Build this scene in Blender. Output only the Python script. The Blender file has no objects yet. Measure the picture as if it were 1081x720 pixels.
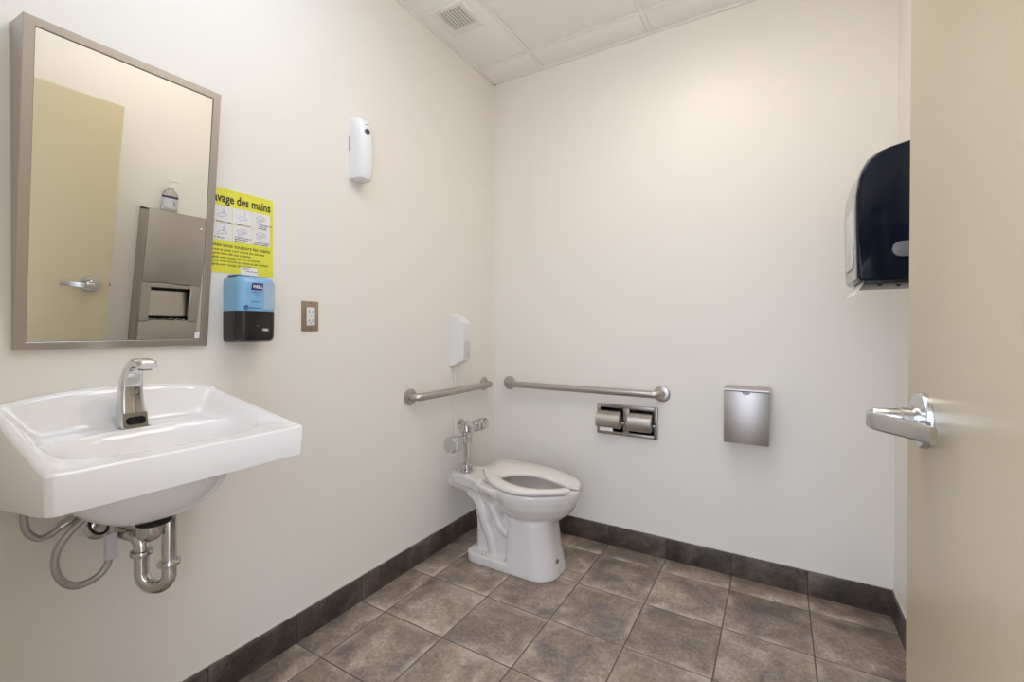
import bpy, bmesh, math, random
from mathutils import Vector, Matrix
random.seed(7)
PI = math.pi
SC = bpy.context.scene
COL = SC.collection
T = 0.308                      # floor tile pitch
RW, H, FRONT = 1.992, 2.75, -2.34

# ------------------------------------------------------------------ materials
MATS = {}
def new_mat(name):
    m = bpy.data.materials.new(name); m.use_nodes = True
    MATS[name] = m
    return m, m.node_tree.nodes, m.node_tree.links, m.node_tree.nodes['Principled BSDF']

def pbr(name, col, rough=.5, metal=0., bump=None, coat=0., trans=0., ior=1.45, vary=0., emit=None, spec=None, stretch=(1, 1, 1)):
    m, N, L, b = new_mat(name)
    b.inputs['Base Color'].default_value = (*col, 1)
    b.inputs['Roughness'].default_value = rough
    b.inputs['Metallic'].default_value = metal
    b.inputs['Coat Weight'].default_value = coat
    b.inputs['Coat Roughness'].default_value = .05
    b.inputs['Transmission Weight'].default_value = trans
    b.inputs['IOR'].default_value = ior
    if spec is not None: b.inputs['Specular IOR Level'].default_value = spec
    if emit:
        b.inputs['Emission Color'].default_value = (*emit[0], 1)
        b.inputs['Emission Strength'].default_value = emit[1]
    if bump or vary:
        g = N.new('ShaderNodeNewGeometry')
        mp = N.new('ShaderNodeMapping'); mp.inputs['Scale'].default_value = stretch
        L.new(g.outputs['Position'], mp.inputs['Vector'])
        n = N.new('ShaderNodeTexNoise'); n.inputs['Scale'].default_value = bump[0] if bump else 3
        n.inputs['Detail'].default_value = 3
        L.new(mp.outputs[0], n.inputs['Vector'])
        if bump:
            bp = N.new('ShaderNodeBump'); bp.inputs['Strength'].default_value = bump[1]; bp.inputs['Distance'].default_value = bump[2]
            L.new(n.outputs['Fac'], bp.inputs['Height']); L.new(bp.outputs[0], b.inputs['Normal'])
        if vary:
            n2 = N.new('ShaderNodeTexNoise'); n2.inputs['Scale'].default_value = bump[0] * .6 if bump else 3
            L.new(mp.outputs[0], n2.inputs['Vector'])
            r = N.new('ShaderNodeMapRange'); r.inputs[1].default_value = .3; r.inputs[2].default_value = .7
            r.inputs[3].default_value = max(0.02, rough - vary); r.inputs[4].default_value = rough + vary
            L.new(n2.outputs['Fac'], r.inputs[0]); L.new(r.outputs[0], b.inputs['Roughness'])
    return m

def stone(name, dark, mid, light, rough, scale=1.0):
    """mottled slate-look porcelain tile: per-tile tone, cloudy mottling, pale worn edges"""
    m, N, L, b = new_mat(name)
    g = N.new('ShaderNodeNewGeometry'); uv = N.new('ShaderNodeUVMap'); uv.uv_map = 'tile'
    off = N.new('ShaderNodeVectorMath'); off.operation = 'MULTIPLY_ADD'
    comb = N.new('ShaderNodeCombineXYZ')
    for k, s in enumerate((31.7, 17.3, 53.1)):
        mu = N.new('ShaderNodeMath'); mu.operation = 'MULTIPLY'; mu.inputs[1].default_value = s
        L.new(g.outputs['Random Per Island'], mu.inputs[0]); L.new(mu.outputs[0], comb.inputs[k])
    ad = N.new('ShaderNodeVectorMath'); ad.operation = 'ADD'
    L.new(g.outputs['Position'], ad.inputs[0]); L.new(comb.outputs[0], ad.inputs[1])
    n1 = N.new('ShaderNodeTexNoise'); n1.inputs['Scale'].default_value = 6.5 * scale; n1.inputs['Detail'].default_value = 8; n1.inputs['Roughness'].default_value = .62
    n1.inputs['Distortion'].default_value = .6
    L.new(ad.outputs[0], n1.inputs['Vector'])
    n2 = N.new('ShaderNodeTexNoise'); n2.inputs['Scale'].default_value = 75 * scale; n2.inputs['Detail'].default_value = 5; n2.inputs['Roughness'].default_value = .7
    L.new(ad.outputs[0], n2.inputs['Vector'])
    cr = N.new('ShaderNodeValToRGB')
    e = cr.color_ramp.elements
    e[0].position = .33; e[0].color = (*dark, 1)
    e[1].position = .68; e[1].color = (*light, 1)
    x = cr.color_ramp.elements.new(.5); x.color = (*mid, 1)
    L.new(n1.outputs['Fac'], cr.inputs[0])
    # grain
    mr = N.new('ShaderNodeMapRange'); mr.inputs[1].default_value = .3; mr.inputs[2].default_value = .72; mr.inputs[3].default_value = .60; mr.inputs[4].default_value = 1.40
    L.new(n2.outputs['Fac'], mr.inputs[0])
    pt = N.new('ShaderNodeMapRange'); pt.inputs[3].default_value = .84; pt.inputs[4].default_value = 1.16
    L.new(g.outputs['Random Per Island'], pt.inputs[0])
    mm = N.new('ShaderNodeMath'); mm.operation = 'MULTIPLY'; L.new(mr.outputs[0], mm.inputs[0]); L.new(pt.outputs[0], mm.inputs[1])
    sc = N.new('ShaderNodeVectorMath'); sc.operation = 'SCALE'; L.new(cr.outputs[0], sc.inputs[0]); L.new(mm.outputs[0], sc.inputs['Scale'])
    # worn pale edges (glaze pattern of the tile itself)
    sp = N.new('ShaderNodeSeparateXYZ'); L.new(uv.outputs[0], sp.inputs[0])
    def edge(o):
        a = N.new('ShaderNodeMath'); a.operation = 'SUBTRACT'; a.inputs[1].default_value = .5; L.new(o, a.inputs[0])
        c = N.new('ShaderNodeMath'); c.operation = 'ABSOLUTE'; L.new(a.outputs[0], c.inputs[0]); return c.outputs[0]
    mx = N.new('ShaderNodeMath'); mx.operation = 'MAXIMUM'; L.new(edge(sp.outputs[0]), mx.inputs[0]); L.new(edge(sp.outputs[1]), mx.inputs[1])
    sm = N.new('ShaderNodeMapRange'); sm.interpolation_type = 'SMOOTHSTEP'; sm.inputs[1].default_value = .36; sm.inputs[2].default_value = .5
    L.new(mx.outputs[0], sm.inputs[0])
    n3 = N.new('ShaderNodeTexNoise'); n3.inputs['Scale'].default_value = 9; n3.inputs['Detail'].default_value = 6
    L.new(ad.outputs[0], n3.inputs['Vector'])
    s3 = N.new('ShaderNodeMapRange'); s3.inputs[1].default_value = .45; s3.inputs[2].default_value = .65
    L.new(n3.outputs['Fac'], s3.inputs[0])
    em = N.new('ShaderNodeMath'); em.operation = 'MULTIPLY'; L.new(sm.outputs[0], em.inputs[0]); L.new(s3.outputs[0], em.inputs[1])
    e2 = N.new('ShaderNodeMath'); e2.operation = 'MULTIPLY'; e2.inputs[1].default_value = .55; L.new(em.outputs[0], e2.inputs[0])
    mix = N.new('ShaderNodeMix'); mix.data_type = 'RGBA'
    L.new(e2.outputs[0], mix.inputs[0]); L.new(sc.outputs[0], mix.inputs[6]); mix.inputs[7].default_value = (light[0] * 1.55, light[1] * 1.55, light[2] * 1.55, 1)
    L.new(mix.outputs[2], b.inputs['Base Color'])
    b.inputs['Roughness'].default_value = rough
    bp = N.new('ShaderNodeBump'); bp.inputs['Strength'].default_value = .25; bp.inputs['Distance'].default_value = .002
    L.new(n2.outputs['Fac'], bp.inputs['Height']); L.new(bp.outputs[0], b.inputs['Normal'])
    return m

M = MATS
pbr('wall_paint', (.85, .818, .757), .45, bump=(260, .12, .0006))
pbr('door_paint', (.55, .465, .312), .32, bump=(180, .06, .0005))
pbr('frame_paint', (.55, .465, .312), .4)
pbr('ceiling_tile', (.93, .91, .88), .9, bump=(420, .35, .0015))
pbr('ceiling_grid', (.89, .86, .82), .5)
pbr('vent_white', (.84, .81, .76), .45)
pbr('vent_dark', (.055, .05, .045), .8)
stone('floor_tile', (.160, .145, .138), (.295, .230, .178), (.46, .39, .325), .36)
stone('base_tile', (.044, .034, .029), (.084, .065, .053), (.160, .129, .107), .42)
pbr('grout', (.14, .118, .10), .9, bump=(200, .3, .001))
pbr('base_grout', (.055, .047, .042), .9)
pbr('caulk', (.70, .66, .60), .5)
pbr('steel', (.50, .46, .42), .36, 1, bump=(40, .03, .0002), vary=.015, stretch=(14, 14, .6))
pbr('steel_h', (.56, .52, .475), .34, 1, bump=(40, .03, .0002), vary=.015, stretch=(.6, .6, 14))
pbr('steel_dark', (.22, .20, .185), .3, 1)
pbr('plate_grey', (.36, .35, .31), .28, 1)
pbr('satin_nickel', (.52, .48, .44), .3, 1, bump=(60, .03, .0004))
pbr('satin_chrome', (.60, .60, .60), .2, 1)
pbr('chrome', (.66, .65, .64), .05, 1)
pbr('mirror_glass', (.90, .90, .855), 0.0, 1)
pbr('mirror_edge', (.10, .085, .065), .4)
pbr('porcelain', (.86, .845, .84), .09, coat=.5)
pbr('toilet_ceramic', (.74, .71, .68), .12, coat=.5)
pbr('seat_plastic', (.78, .745, .70), .22)
pbr('white_plastic', (.80, .79, .785), .3)
pbr('white_gloss', (.84, .84, .85), .15)
pbr('offwhite', (.66, .64, .62), .4)
pbr('black', (.012, .012, .012), .35)
pbr('black_gloss', (.006, .006, .007), .06)
pbr('charcoal', (.020, .018, .018), .22)
pbr('smoke_cover', (.006, .009, .020), .09, ior=1.36)
pbr('grey_plastic', (.45, .43, .41), .3)
pbr('window_grey', (.66, .645, .64), .35)
pbr('steel_frame', (.36, .325, .295), .36, 1)
pbr('lock_grey', (.16, .16, .17), .25)
pbr('blue_plastic', (.27, .56, .86), .12, trans=.2, coat=.4)
pbr('blue_liquid', (.20, .50, .86), .2)
pbr('pale_blue', (.38, .53, .66), .2)
pbr('logo_navy', (.035, .02, .16), .4)
pbr('logo_text', (.06, .12, .35), .4)
pbr('poster_yellow', (.81, .78, .075), .35)
pbr('paper_white', (.82, .81, .82), .6)
pbr('ink', (.05, .042, .02), .6)
pbr('ink_grey', (.28, .27, .30), .6)
pbr('beige_plate', (.36, .27, .185), .35, .6)
pbr('beige_dark', (.16, .115, .08), .4)
pbr('rubber_black', (.01, .01, .01), .6)
pbr('tag_paper', (.68, .66, .68), .6)
pbr('rust_cap', (.22, .18, .11), .5)
pbr('tissue', (.83, .80, .76), .9)
pbr('clear_plastic', (.92, .93, .92), .05, trans=.95, ior=1.35)
pbr('gel', (.90, .92, .90), .05, trans=.9, ior=1.33)
pbr('label_grey', (.62, .62, .66), .5)
pbr('label_navy', (.04, .04, .09), .5)
pbr('panel_lens', (.9, .9, .9), .4, emit=((.70, .855, 1.1), 4.3))
pbr('fill_lens_warm', (.9, .9, .9), .4, emit=((1, .90, .785), 5.6))  # glow of the added warm fill panel
pbr('lamp_lens', (.9, .88, .84), .4, emit=((1, .90, .76), 9))
# braided metal hose
def braid():
    m, N, L, b = new_mat('braid')
    b.inputs['Metallic'].default_value = .8; b.inputs['Roughness'].default_value = .38
    b.inputs['Base Color'].default_value = (.50, .48, .46, 1)
    g = N.new('ShaderNodeTexCoord'); w = N.new('ShaderNodeTexChecker'); w.inputs['Scale'].default_value = 420
    L.new(g.outputs['Object'], w.inputs['Vector'])
    bp = N.new('ShaderNodeBump'); bp.inputs['Strength'].default_value = .4; bp.inputs['Distance'].default_value = .001
    L.new(w.outputs['Fac'], bp.inputs['Height']); L.new(bp.outputs[0], b.inputs['Normal'])
braid()

# ------------------------------------------------------------------ scene helpers
WL = {}
def thing(name, label, cat, loc=(0, 0, 0), group=None):
    o = bpy.data.objects.new(name, None); COL.objects.link(o)
    o.empty_display_size = .05
    o.location = loc; WL[o.name] = Vector(loc)
    o['label'] = label; o['category'] = cat
    if group: o['group'] = group
    return o

def put(name, me, mat, parent=None, label=None, cat=None, loc=None, kind=None):
    """link a mesh given in world coordinates; its origin goes to loc (or to its parent's origin)"""
    mats = mat if isinstance(mat, (list, tuple)) else [mat]
    for k in mats: me.materials.append(M[k])
    o = bpy.data.objects.new(name, me); COL.objects.link(o)
    base = WL[parent.name] if parent else Vector((0, 0, 0))
    own = Vector(loc) if loc is not None else base
    me.transform(Matrix.Translation(-own))
    o.location = own - base
    WL[o.name] = own
    if parent: o.parent = parent
    if label: o['label'] = label
    if cat: o['category'] = cat
    if kind: o['kind'] = kind
    return o

def fin(bm, name='m', ang=38, smooth=True):
    bmesh.ops.recalc_face_normals(bm, faces=bm.faces[:])
    me = bpy.data.meshes.new(name); bm.to_mesh(me); bm.free()
    if smooth:
        for p in me.polygons: p.use_smooth = True
        me.set_sharp_from_angle(angle=math.radians(ang))
    return me

def obj(name, bm, mat, parent=None, label=None, cat=None, loc=None, kind=None, ang=38, smooth=True):
    return put(name, fin(bm, name, ang, smooth), mat, parent, label, cat, loc, kind)

def NB(): return bmesh.new()

def box(bm, lo, hi, bev=0., seg=2, mi=0):
    r = bmesh.ops.create_cube(bm, size=1)
    vs = r['verts']
    for v in vs:
        v.co = Vector([(lo[i] + hi[i]) / 2 + v.co[i] * (hi[i] - lo[i]) for i in range(3)])
    fs = list({f for v in vs for f in v.link_faces})
    for f in fs: f.material_index = mi
    if bev > 0:
        es = list({e for v in vs for e in v.link_edges})
        rb = bmesh.ops.bevel(bm, geom=es, offset=bev, segments=seg, affect='EDGES', profile=.5, clamp_overlap=True)
        vs = list({v for f in rb['faces'] for v in f.verts} | {v for v in vs if v.is_valid})
        for f in rb['faces']: f.material_index = mi
    return vs

def frame_at(t, up=Vector((0, 0, 1))):
    t = t.normalized()
    if abs(t.dot(up)) > .98: up = Vector((1, 0, 0))
    a = t.cross(up).normalized(); b = a.cross(t).normalized()
    return a, b

def skin(bm, rings, cap0=True, cap1=True, closed=True, mi=0):
    R = [[bm.verts.new(p) for p in r] for r in rings]
    n = len(R[0])
    for i in range(len(R) - 1):
        for j in range(n if closed else n - 1):
            k = (j + 1) % n
            f = bm.faces.new((R[i][j], R[i][k], R[i + 1][k], R[i + 1][j])); f.material_index = mi
    if cap0: bm.faces.new(R[0][::-1]).material_index = mi
    if cap1: bm.faces.new(R[-1]).material_index = mi
    return R

def tube(bm, pts, rad, seg=20, cap=True, mi=0):
    P = [Vector(p) for p in pts]
    rr = rad if isinstance(rad, (list, tuple)) else [rad] * len(P)
    rings = []; a = None
    for i, p in enumerate(P):
        t = (P[min(i + 1, len(P) - 1)] - P[max(i - 1, 0)]).normalized()
        if a is None: a, b = frame_at(t)
        else:
            a = (a - t * a.dot(t)).normalized(); b = a.cross(t).normalized()
        rings.append([p + (a * math.cos(2 * PI * k / seg) + b * math.sin(2 * PI * k / seg)) * rr[i] for k in range(seg)])
    skin(bm, rings, cap, cap, mi=mi)

def bez(pts, n=8, closed=False):
    """Catmull-Rom through points"""
    P = [Vector(p) for p in pts]; out = []
    m = len(P)
    rng = range(m) if closed else range(m - 1)
    for i in rng:
        p0 = P[(i - 1) % m] if (closed or i > 0) else P[0] * 2 - P[1]
        p1 = P[i]; p2 = P[(i + 1) % m]
        p3 = P[(i + 2) % m] if (closed or i + 2 < m) else P[-1] * 2 - P[-2]
        for k in range(n):
            t = k / n
            out.append(.5 * ((2 * p1) + (p2 - p0) * t + (2 * p0 - 5 * p1 + 4 * p2 - p3) * t * t + (3 * p1 - p0 - 3 * p2 + p3) * t ** 3))
    if not closed: out.append(P[-1].copy())
    return out

def lathe(bm, prof, org, axis=(0, 0, 1), seg=28, mi=0):
    """prof: (radius, height along axis)"""
    ax = Vector(axis).normalized(); a, b = frame_at(ax); o = Vector(org)
    rings = [[o + ax * h + (a * math.cos(2 * PI * k / seg) + b * math.sin(2 * PI * k / seg)) * max(r, 1e-5) for k in range(seg)] for r, h in prof]
    skin(bm, rings, True, True, mi=mi)

def prism(bm, poly, axis, a, b, mi=0, bev=0.):
    """poly: list of 2D points in the other two axes (cyclic order), extruded along axis from a to b"""
    i = 'xyz'.index(axis)
    def P(p, h):
        c = [p[0], p[1]]; c.insert(i, h); return Vector(c)
    R = skin(bm, [[P(p, a) for p in poly], [P(p, b) for p in poly]], mi=mi)
    if bev:
        es = []
        for r in R:
            for k in range(len(r)):
                e = bm.edges.get((r[k], r[(k + 1) % len(r)]))
                if e: es.append(e)
        bmesh.ops.bevel(bm, geom=es, offset=bev, segments=3, affect='EDGES', profile=.5, clamp_overlap=True)

def rrect(x0, y0, x1, y1, r, n=6):
    pts = []
    for cx, cy, a0 in ((x1 - r, y1 - r, 0), (x0 + r, y1 - r, 90), (x0 + r, y0 + r, 180), (x1 - r, y0 + r, 270)):
        for k in range(n + 1):
            a = math.radians(a0 + 90 * k / n); pts.append((cx + r * math.cos(a), cy + r * math.sin(a)))
    return pts

def lettering(name, s, size, org, right, up, mat, parent, bold=0., align='LEFT', spacing=1., width=None, lift=.0004, slant=0.):
    c = bpy.data.curves.new('t', 'FONT'); c.body = s; c.size = size; c.offset = bold; c.align_x = align; c.space_character = spacing
    c.resolution_u = 3; c.shear = slant
    o = bpy.data.objects.new('t', c); COL.objects.link(o)
    bpy.context.view_layer.update()
    me = bpy.data.meshes.new_from_object(o.evaluated_get(bpy.context.evaluated_depsgraph_get()))
    bpy.data.objects.remove(o); bpy.data.curves.remove(c)
    r = Vector(right).normalized(); u = Vector(up).normalized(); n = r.cross(u)
    if width:
        xs = [v.co.x for v in me.vertices]; k = width / max(1e-6, max(xs) - min(xs))
    else: k = 1
    mtx = Matrix((( r.x * k, u.x, n.x, 0), (r.y * k, u.y, n.y, 0), (r.z * k, u.z, n.z, 0), (0, 0, 0, 1)))
    me.transform(mtx); me.transform(Matrix.Translation(Vector(org) + n * lift))
    me.materials.clear()
    return put(name, me, mat, parent)

# ------------------------------------------------------------------ room shell
def slab(name, lo, hi, mat):
    b = NB(); box(b, lo, hi); return obj(name, b, mat, kind='structure', smooth=False)

slab('wall_left', (-.12, FRONT - .15, 0), (0, .12, H + .1), 'wall_paint')
HX0, HX1, HZ0, HZ1 = .72, 1.012, .633, .761           # opening cut for the recessed paper holder
b = NB()
box(b, (0, 0, 0), (HX0, .12, H + .1)); box(b, (HX1, 0, 0), (RW, .12, H + .1)); box(b, (HX0, 0, 0), (HX1, .12, HZ0)); box(b, (HX0, 0, HZ1), (HX1, .12, H + .1))
obj('wall_back', b, 'wall_paint', kind='structure', smooth=False)
slab('wall_right', (RW, FRONT - .15, 0), (RW + .12, .12, H + .1), 'wall_paint')
# front wall with the doorway the photograph is taken from
DX0, DX1, DZ = .90, 1.85, 2.06
b = NB()
box(b, (0, FRONT - .15, 0), (DX0, FRONT, H + .1)); box(b, (DX1, FRONT - .15, 0), (RW, FRONT, H + .1)); box(b, (DX0, FRONT - .15, DZ), (DX1, FRONT, H + .1))
obj('wall_front', b, 'wall_paint', kind='structure', smooth=False)
b = NB()
box(b, (DX0 - .045, FRONT - .16, 0), (DX0 + .012, FRONT + .012, DZ), .003); box(b, (DX1 - .012, FRONT - .16, 0), (DX1 + .045, FRONT + .012, DZ), .003)
box(b, (DX0 - .045, FRONT - .16, DZ - .012), (DX1 + .045, FRONT + .012, DZ + .045), .003)
obj('trim_1', b, 'frame_paint', kind='structure')

# floor: grout bed with real tiles
def uv_tile(bm, lay, vs, u0, v0, du, dv, ax):
    fs = {f for v in vs for f in v.link_faces}
    for f in fs:
        for l in f.loops:
            l[lay].uv = ((l.vert.co[ax[0]] - u0) / du, (l.vert.co[ax[1]] - v0) / dv)
b = NB(); lay = b.loops.layers.uv.new('tile')
box(b, (-.0, FRONT - .6, -.05), (RW, 0, -.0015), mi=1)
GX, GY, g = .7677, -.1426, .0024
for i in range(-3, 5):
    for j in range(-1, 10):
        x0, x1 = GX + i * T, GX + (i + 1) * T; y1, y0 = GY - (j) * T, GY - (j + 1) * T
        cx0, cx1, cy0, cy1 = max(x0 + g, 0), min(x1 - g, RW), max(y0 + g, FRONT - .6), min(y1 - g, 0)
        if cx1 - cx0 < .005 or cy1 - cy0 < .005: continue
        vs = box(b, (cx0, cy0, -.012), (cx1, cy1, 0), .0022, 2)
        uv_tile(b, lay, vs, x0, y0, T, T, (0, 1))
obj('floor', b, ['floor_tile', 'grout'], kind='structure')

# tile baseboards
BB = .108
def baseboard(name, along, runs, wall, sgn):
    b = NB(); lay = b.loops.layers.uv.new('tile')
    lo0, hi0 = runs[0][0], runs[-1][1]
    def B(a0, a1, d0, d1, z0, z1, bev=0, mi=0):
        d0, d1 = sorted((wall + sgn * d0, wall + sgn * d1))
        if along == 'x': return box(b, (a0, d0, z0), (a1, d1, z1), bev, 2, mi)
        return box(b, (d0, a0, z0), (d1, a1, z1), bev, 2, mi)
    B(lo0, hi0, -.001, .0085, 0, BB - .002, 0, 1)
    for a0, a1, f0 in runs:
        vs = B(a0 + .0014, a1 - .0014, -.001, .0105, .002, BB, .0016)
        uv_tile(b, lay, vs, f0, 0, T, BB, (0 if along == 'x' else 1, 2))
    B(lo0, hi0, -.001, .004, BB - .002, BB + .004, 0, 2)
    obj(name, b, ['base_tile', 'base_grout', 'caulk'], kind='structure')
def runs(lo, hi, ref):
    k = math.floor((lo - ref) / T); out = []; x = ref + k * T
    while x < hi - .004:
        a, c = max(x, lo), min(x + T, hi)
        if c - a > .012: out.append((a, c, x))
        x += T
    return out
baseboard('baseboard_left', 'y', runs(FRONT, 0, GY), 0, 1)
baseboard('baseboard_back', 'x', runs(.0105, RW - .0105, GX), 0, -1)
baseboard('baseboard_right', 'y', runs(FRONT + .02, 0, GY + .1), RW, -1)

# ceiling: lay-in tiles and T-bars
b = NB()
box(b, (0, FRONT - .15, H + .002), (RW, 0, H + .06), mi=0)
CX, CY, P2, tb = .352, -.19, .632, .012
xs = [0] + [CX + k * P2 for k in range(3)] + [RW]; ys = [0] + [CY - k * P2 for k in range(4)] + [FRONT]
for i in range(len(xs) - 1):
    for j in range(len(ys) - 1):
        box(b, (xs[i] + tb + .002, ys[j + 1] + tb + .002, H - .002), (xs[i + 1] - tb - .002, ys[j] - tb - .002, H + .01), .003, 2, 0)
for x in xs[1:-1]: box(b, (x - tb, FRONT, H - .004), (x + tb, 0, H + .006), .0015, 1, 1)
for y in ys[1:-1]: box(b, (0, y - tb, H - .0045), (RW, y + tb, H + .006), .0015, 1, 1)
obj('ceiling', b, ['ceiling_tile', 'ceiling_grid'], kind='structure')
b = NB()
for lo, hi in (((0, FRONT, H - .006), (.02, 0, H + .004)), ((0, -.02, H - .006), (RW, 0, H + .004)), ((RW - .02, FRONT, H - .006), (RW, 0, H + .004)), ((0, FRONT, H - .006), (RW, FRONT + .02, H + .004))):
    box(b, lo, hi, .0015, 1)
obj('trim_2', b, 'ceiling_grid', kind='structure')

# ------------------------------------------------------------------ ceiling vent
t = thing('ceiling_vent', 'small square white louvred air vent in the ceiling tile', 'vent', (.18, -.615, H - .004))
b = NB()
x0, x1, y0, y1, ix0, ix1, iy0, iy1 = .08, .272, -.712, -.515, .118, .25, -.69, -.557
zb, zt = H - .012, H - .001
for lo, hi in (((x0, y0, zb), (ix0, y1, zt)), ((ix1, y0, zb), (x1, y1, zt)), ((ix0, y0, zb), (ix1, iy0, zt)), ((ix0, iy1, zb), (ix1, y1, zt))):
    box(b, lo, hi, .002, 1)
obj('vent_frame', b, 'vent_white', t)
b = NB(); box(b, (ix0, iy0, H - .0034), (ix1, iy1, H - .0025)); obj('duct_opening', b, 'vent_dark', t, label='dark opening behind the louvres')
b = NB()
for k in range(8):
    cx = ix0 + (ix1 - ix0) * (k + .5) / 8
    prism(b, [(cx - .0055, H - .0105), (cx - .0035, H - .0118), (cx + .0035, H - .0048), (cx + .0015, H - .0036)], 'y', iy0, iy1)
obj('louvres', b, 'vent_white', t, smooth=False)

# ------------------------------------------------------------------ lights in the ceiling
def downlight(x, y, label, power, angle, blend):
    t = thing('recessed_downlight', label, 'ceiling light', (x, y, H - .004), 'recessed ceiling downlights')
    b = NB(); lathe(b, [(.062, .0035), (.085, .0035), (.086, .0), (.084, -.004), (.066, -.004), (.062, -.001)], (x, y, H - .003)); obj('trim_ring', b, 'white_plastic', t)
    b = NB(); lathe(b, [(.0, -.0005), (.061, -.0005), (.061, .003), (.0, .003)], (x, y, H - .003)); obj('lamp_lens', b, 'lamp_lens', t, label='glowing warm lens')
    l = bpy.data.lights.new('downlight_beam', 'SPOT'); l.energy = power; l.color = (1, .93, .83); l.spot_size = math.radians(angle); l.spot_blend = blend; l.shadow_soft_size = .055
    o = bpy.data.objects.new('downlight_beam', l); COL.objects.link(o); o.parent = t; o.location = (0, 0, -.02)
downlight(1.22, -.50, 'round recessed ceiling light near the back wall', 5.5, 160, 1.0)
def panel(ix, iy, label, lens, word):
    px0, px1, py0, py1 = CX + ix * P2 + tb + .004, CX + (ix + 1) * P2 - tb - .004, CY - (iy + 1) * P2 + tb + .004, CY - iy * P2 - tb - .004
    t = thing('ceiling_panel_light', label, 'ceiling light', ((px0 + px1) / 2, (py0 + py1) / 2, H - .004), 'square ceiling panel lights')
    b = NB()
    box(b, (px0, py0, H - .016), (px1, py1, H - .001), .002, 1)
    obj('panel_frame', b, 'white_plastic', t)
    b = NB(); box(b, (px0 + .02, py0 + .02, H - .085), (px1 - .02, py1 - .02, H - .0155), .018, 3); obj('panel_diffuser', b, lens, t, label=word)  # box made deep so its glowing sides brighten the ceiling
panel(0, 2, 'square cool white ceiling panel light above the sink and mirror', 'panel_lens', 'glowing cool white diffuser')
panel(1, 1, 'added square warm white fill panel in the middle of the ceiling', 'fill_lens_warm', 'glowing warm white diffuser of the added fill panel')  # added fill panel, brightens the back wall and evens the room light

# ------------------------------------------------------------------ mirror (tilted, steel frame)
MY0, MY1 = -2.106, -1.686
Z0, Z1, XB, XT = 1.137, 1.905, .014, .100
t = thing('tilted_mirror', 'rectangular steel-framed mirror tilted forward above the sink', 'mirror', (0, (MY0 + MY1) / 2, Z0))
d = Vector((XT - XB, 0, Z1 - Z0)).normalized(); nrm = Vector((d.z, 0, -d.x))
Lm = (Vector((XT, 0, Z1)) - Vector((XB, 0, Z0))).length
def mp(s, y, h): return Vector((XB, 0, Z0)) + d * s + nrm * h + Vector((0, y, 0))
fw = .020
def ring(h, inset):
    return [mp(inset, MY0 + inset, h), mp(inset, MY1 - inset, h), mp(Lm - inset, MY1 - inset, h), mp(Lm - inset, MY0 + inset, h)]
b = NB()
wall_ring = [Vector((-.001, MY0, Z0 + .002)), Vector((-.001, MY1, Z0 + .002)), Vector((-.001, MY1, Z1 + .010)), Vector((-.001, MY0, Z1 + .010))]
skin(b, [wall_ring, ring(-.0015, 0), ring(0, .0015), ring(0, fw - .001), ring(-.001, fw), ring(-.006, fw)], False, False)
obj('mirror_frame', b, 'steel', t, ang=25)
b = NB(); skin(b, [ring(-.0068, fw - .004), ring(-.0048, fw - .004)]); obj('mirror_backing', b, 'mirror_edge', t)
b = NB(); r_ = ring(-.0045, fw + .0012); b.faces.new([b.verts.new(p) for p in r_])
o = obj('mirror_glass', b, 'mirror_glass', t, smooth=False)
b = NB(); skin(b, [[mp(s, y, -.0043) for s, y in ((.0235, -1.722), (.0235, -1.7085), (.042, -1.7085), (.042, -1.722))], [mp(s, y, -.0038) for s, y in ((.0235, -1.722), (.0235, -1.7085), (.042, -1.7085), (.042, -1.722))]])
obj('sticker', b, 'paper_white', t, label='small white sticker in the bottom corner of the glass')

# ------------------------------------------------------------------ sink
SY, SD, SW = -1.906, .464, .2535
t = thing('wall_sink', 'white ceramic wall-hung sink below the tilted mirror', 'sink', (0, SY, .85))
def smooth01(v):
    v = max(0, min(1, v)); return v * v * (3 - 2 * v)
def halfw(x):
    w = .243 + (SW - .243) * (x / SD); r = .019
    if x > SD - r:
        q = (x - (SD - r)) / r; w = w - r + r * math.sqrt(max(0, 1 - q * q))
    return w
def smax(a, c, k=.012):
    h = max(k - abs(a - c), 0) / k; return max(a, c) + h * h * k * .25
def top_z(x, y, w):
    ds = w - abs(y); fx = x / SD
    zd = .925 + .004 * (1 - fx)
    edge = .927 + .079 * (1 - fx) ** 1.05
    side = zd + (edge - zd) * (1 - smooth01((ds - .010) / (.030 + .045 * (1 - fx))))
    back_top = 1.033 - .027 * min(1, abs(y) / .24) ** 2.4
    back = zd + (back_top - zd) * (1 - smooth01((x - .016) / .052))
    z = smax(side, back)
    # bowl
    rho = ((abs(x - .272) / .132) ** 2.6 + (abs(y) / .203) ** 2.6) ** (1 / 2.6)
    if rho < 1.06:
        z -= .135 * smooth01((1.06 - rho) / .62) ** .9
    e = min(ds, SD - x)
    if e < .009: z -= .007 * (1 - e / .009) ** 2
    return z
def bot_z(x, y):
    yy = y + .009
    base = .852 - .16 * max(0, SD - x) * smooth01((SD - x) / .05)
    rho = (abs((x - .225) / .16) ** 2.4 + abs(yy / .155) ** 2.4) ** (1 / 2.4)
    r2 = ((abs(x - .17) / .17) ** 5 + (abs(yy) / .20) ** 5) ** .2
    g_ = max(0, 1 - rho ** 2.5) ** .6 if rho < 1 else 0
    return base - (base - .724) * g_ - .010 * smooth01((1 - r2) / .1) * (1 - g_)
xs = [.0005, .004, .008, .012, .016, .02, .026] + [.032 + (.425 - .032) * k / 62 for k in range(63)] + [.43, .4345, .439, .444, .448, .452, .455, .4575, .4595, .461, .4618]
ss = [-1, -.996, -.99, -.982, -.974] + [-.966 + 1.932 * k / 88 for k in range(89)] + [.974, .982, .99, .996, 1]
b = NB()
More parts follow.
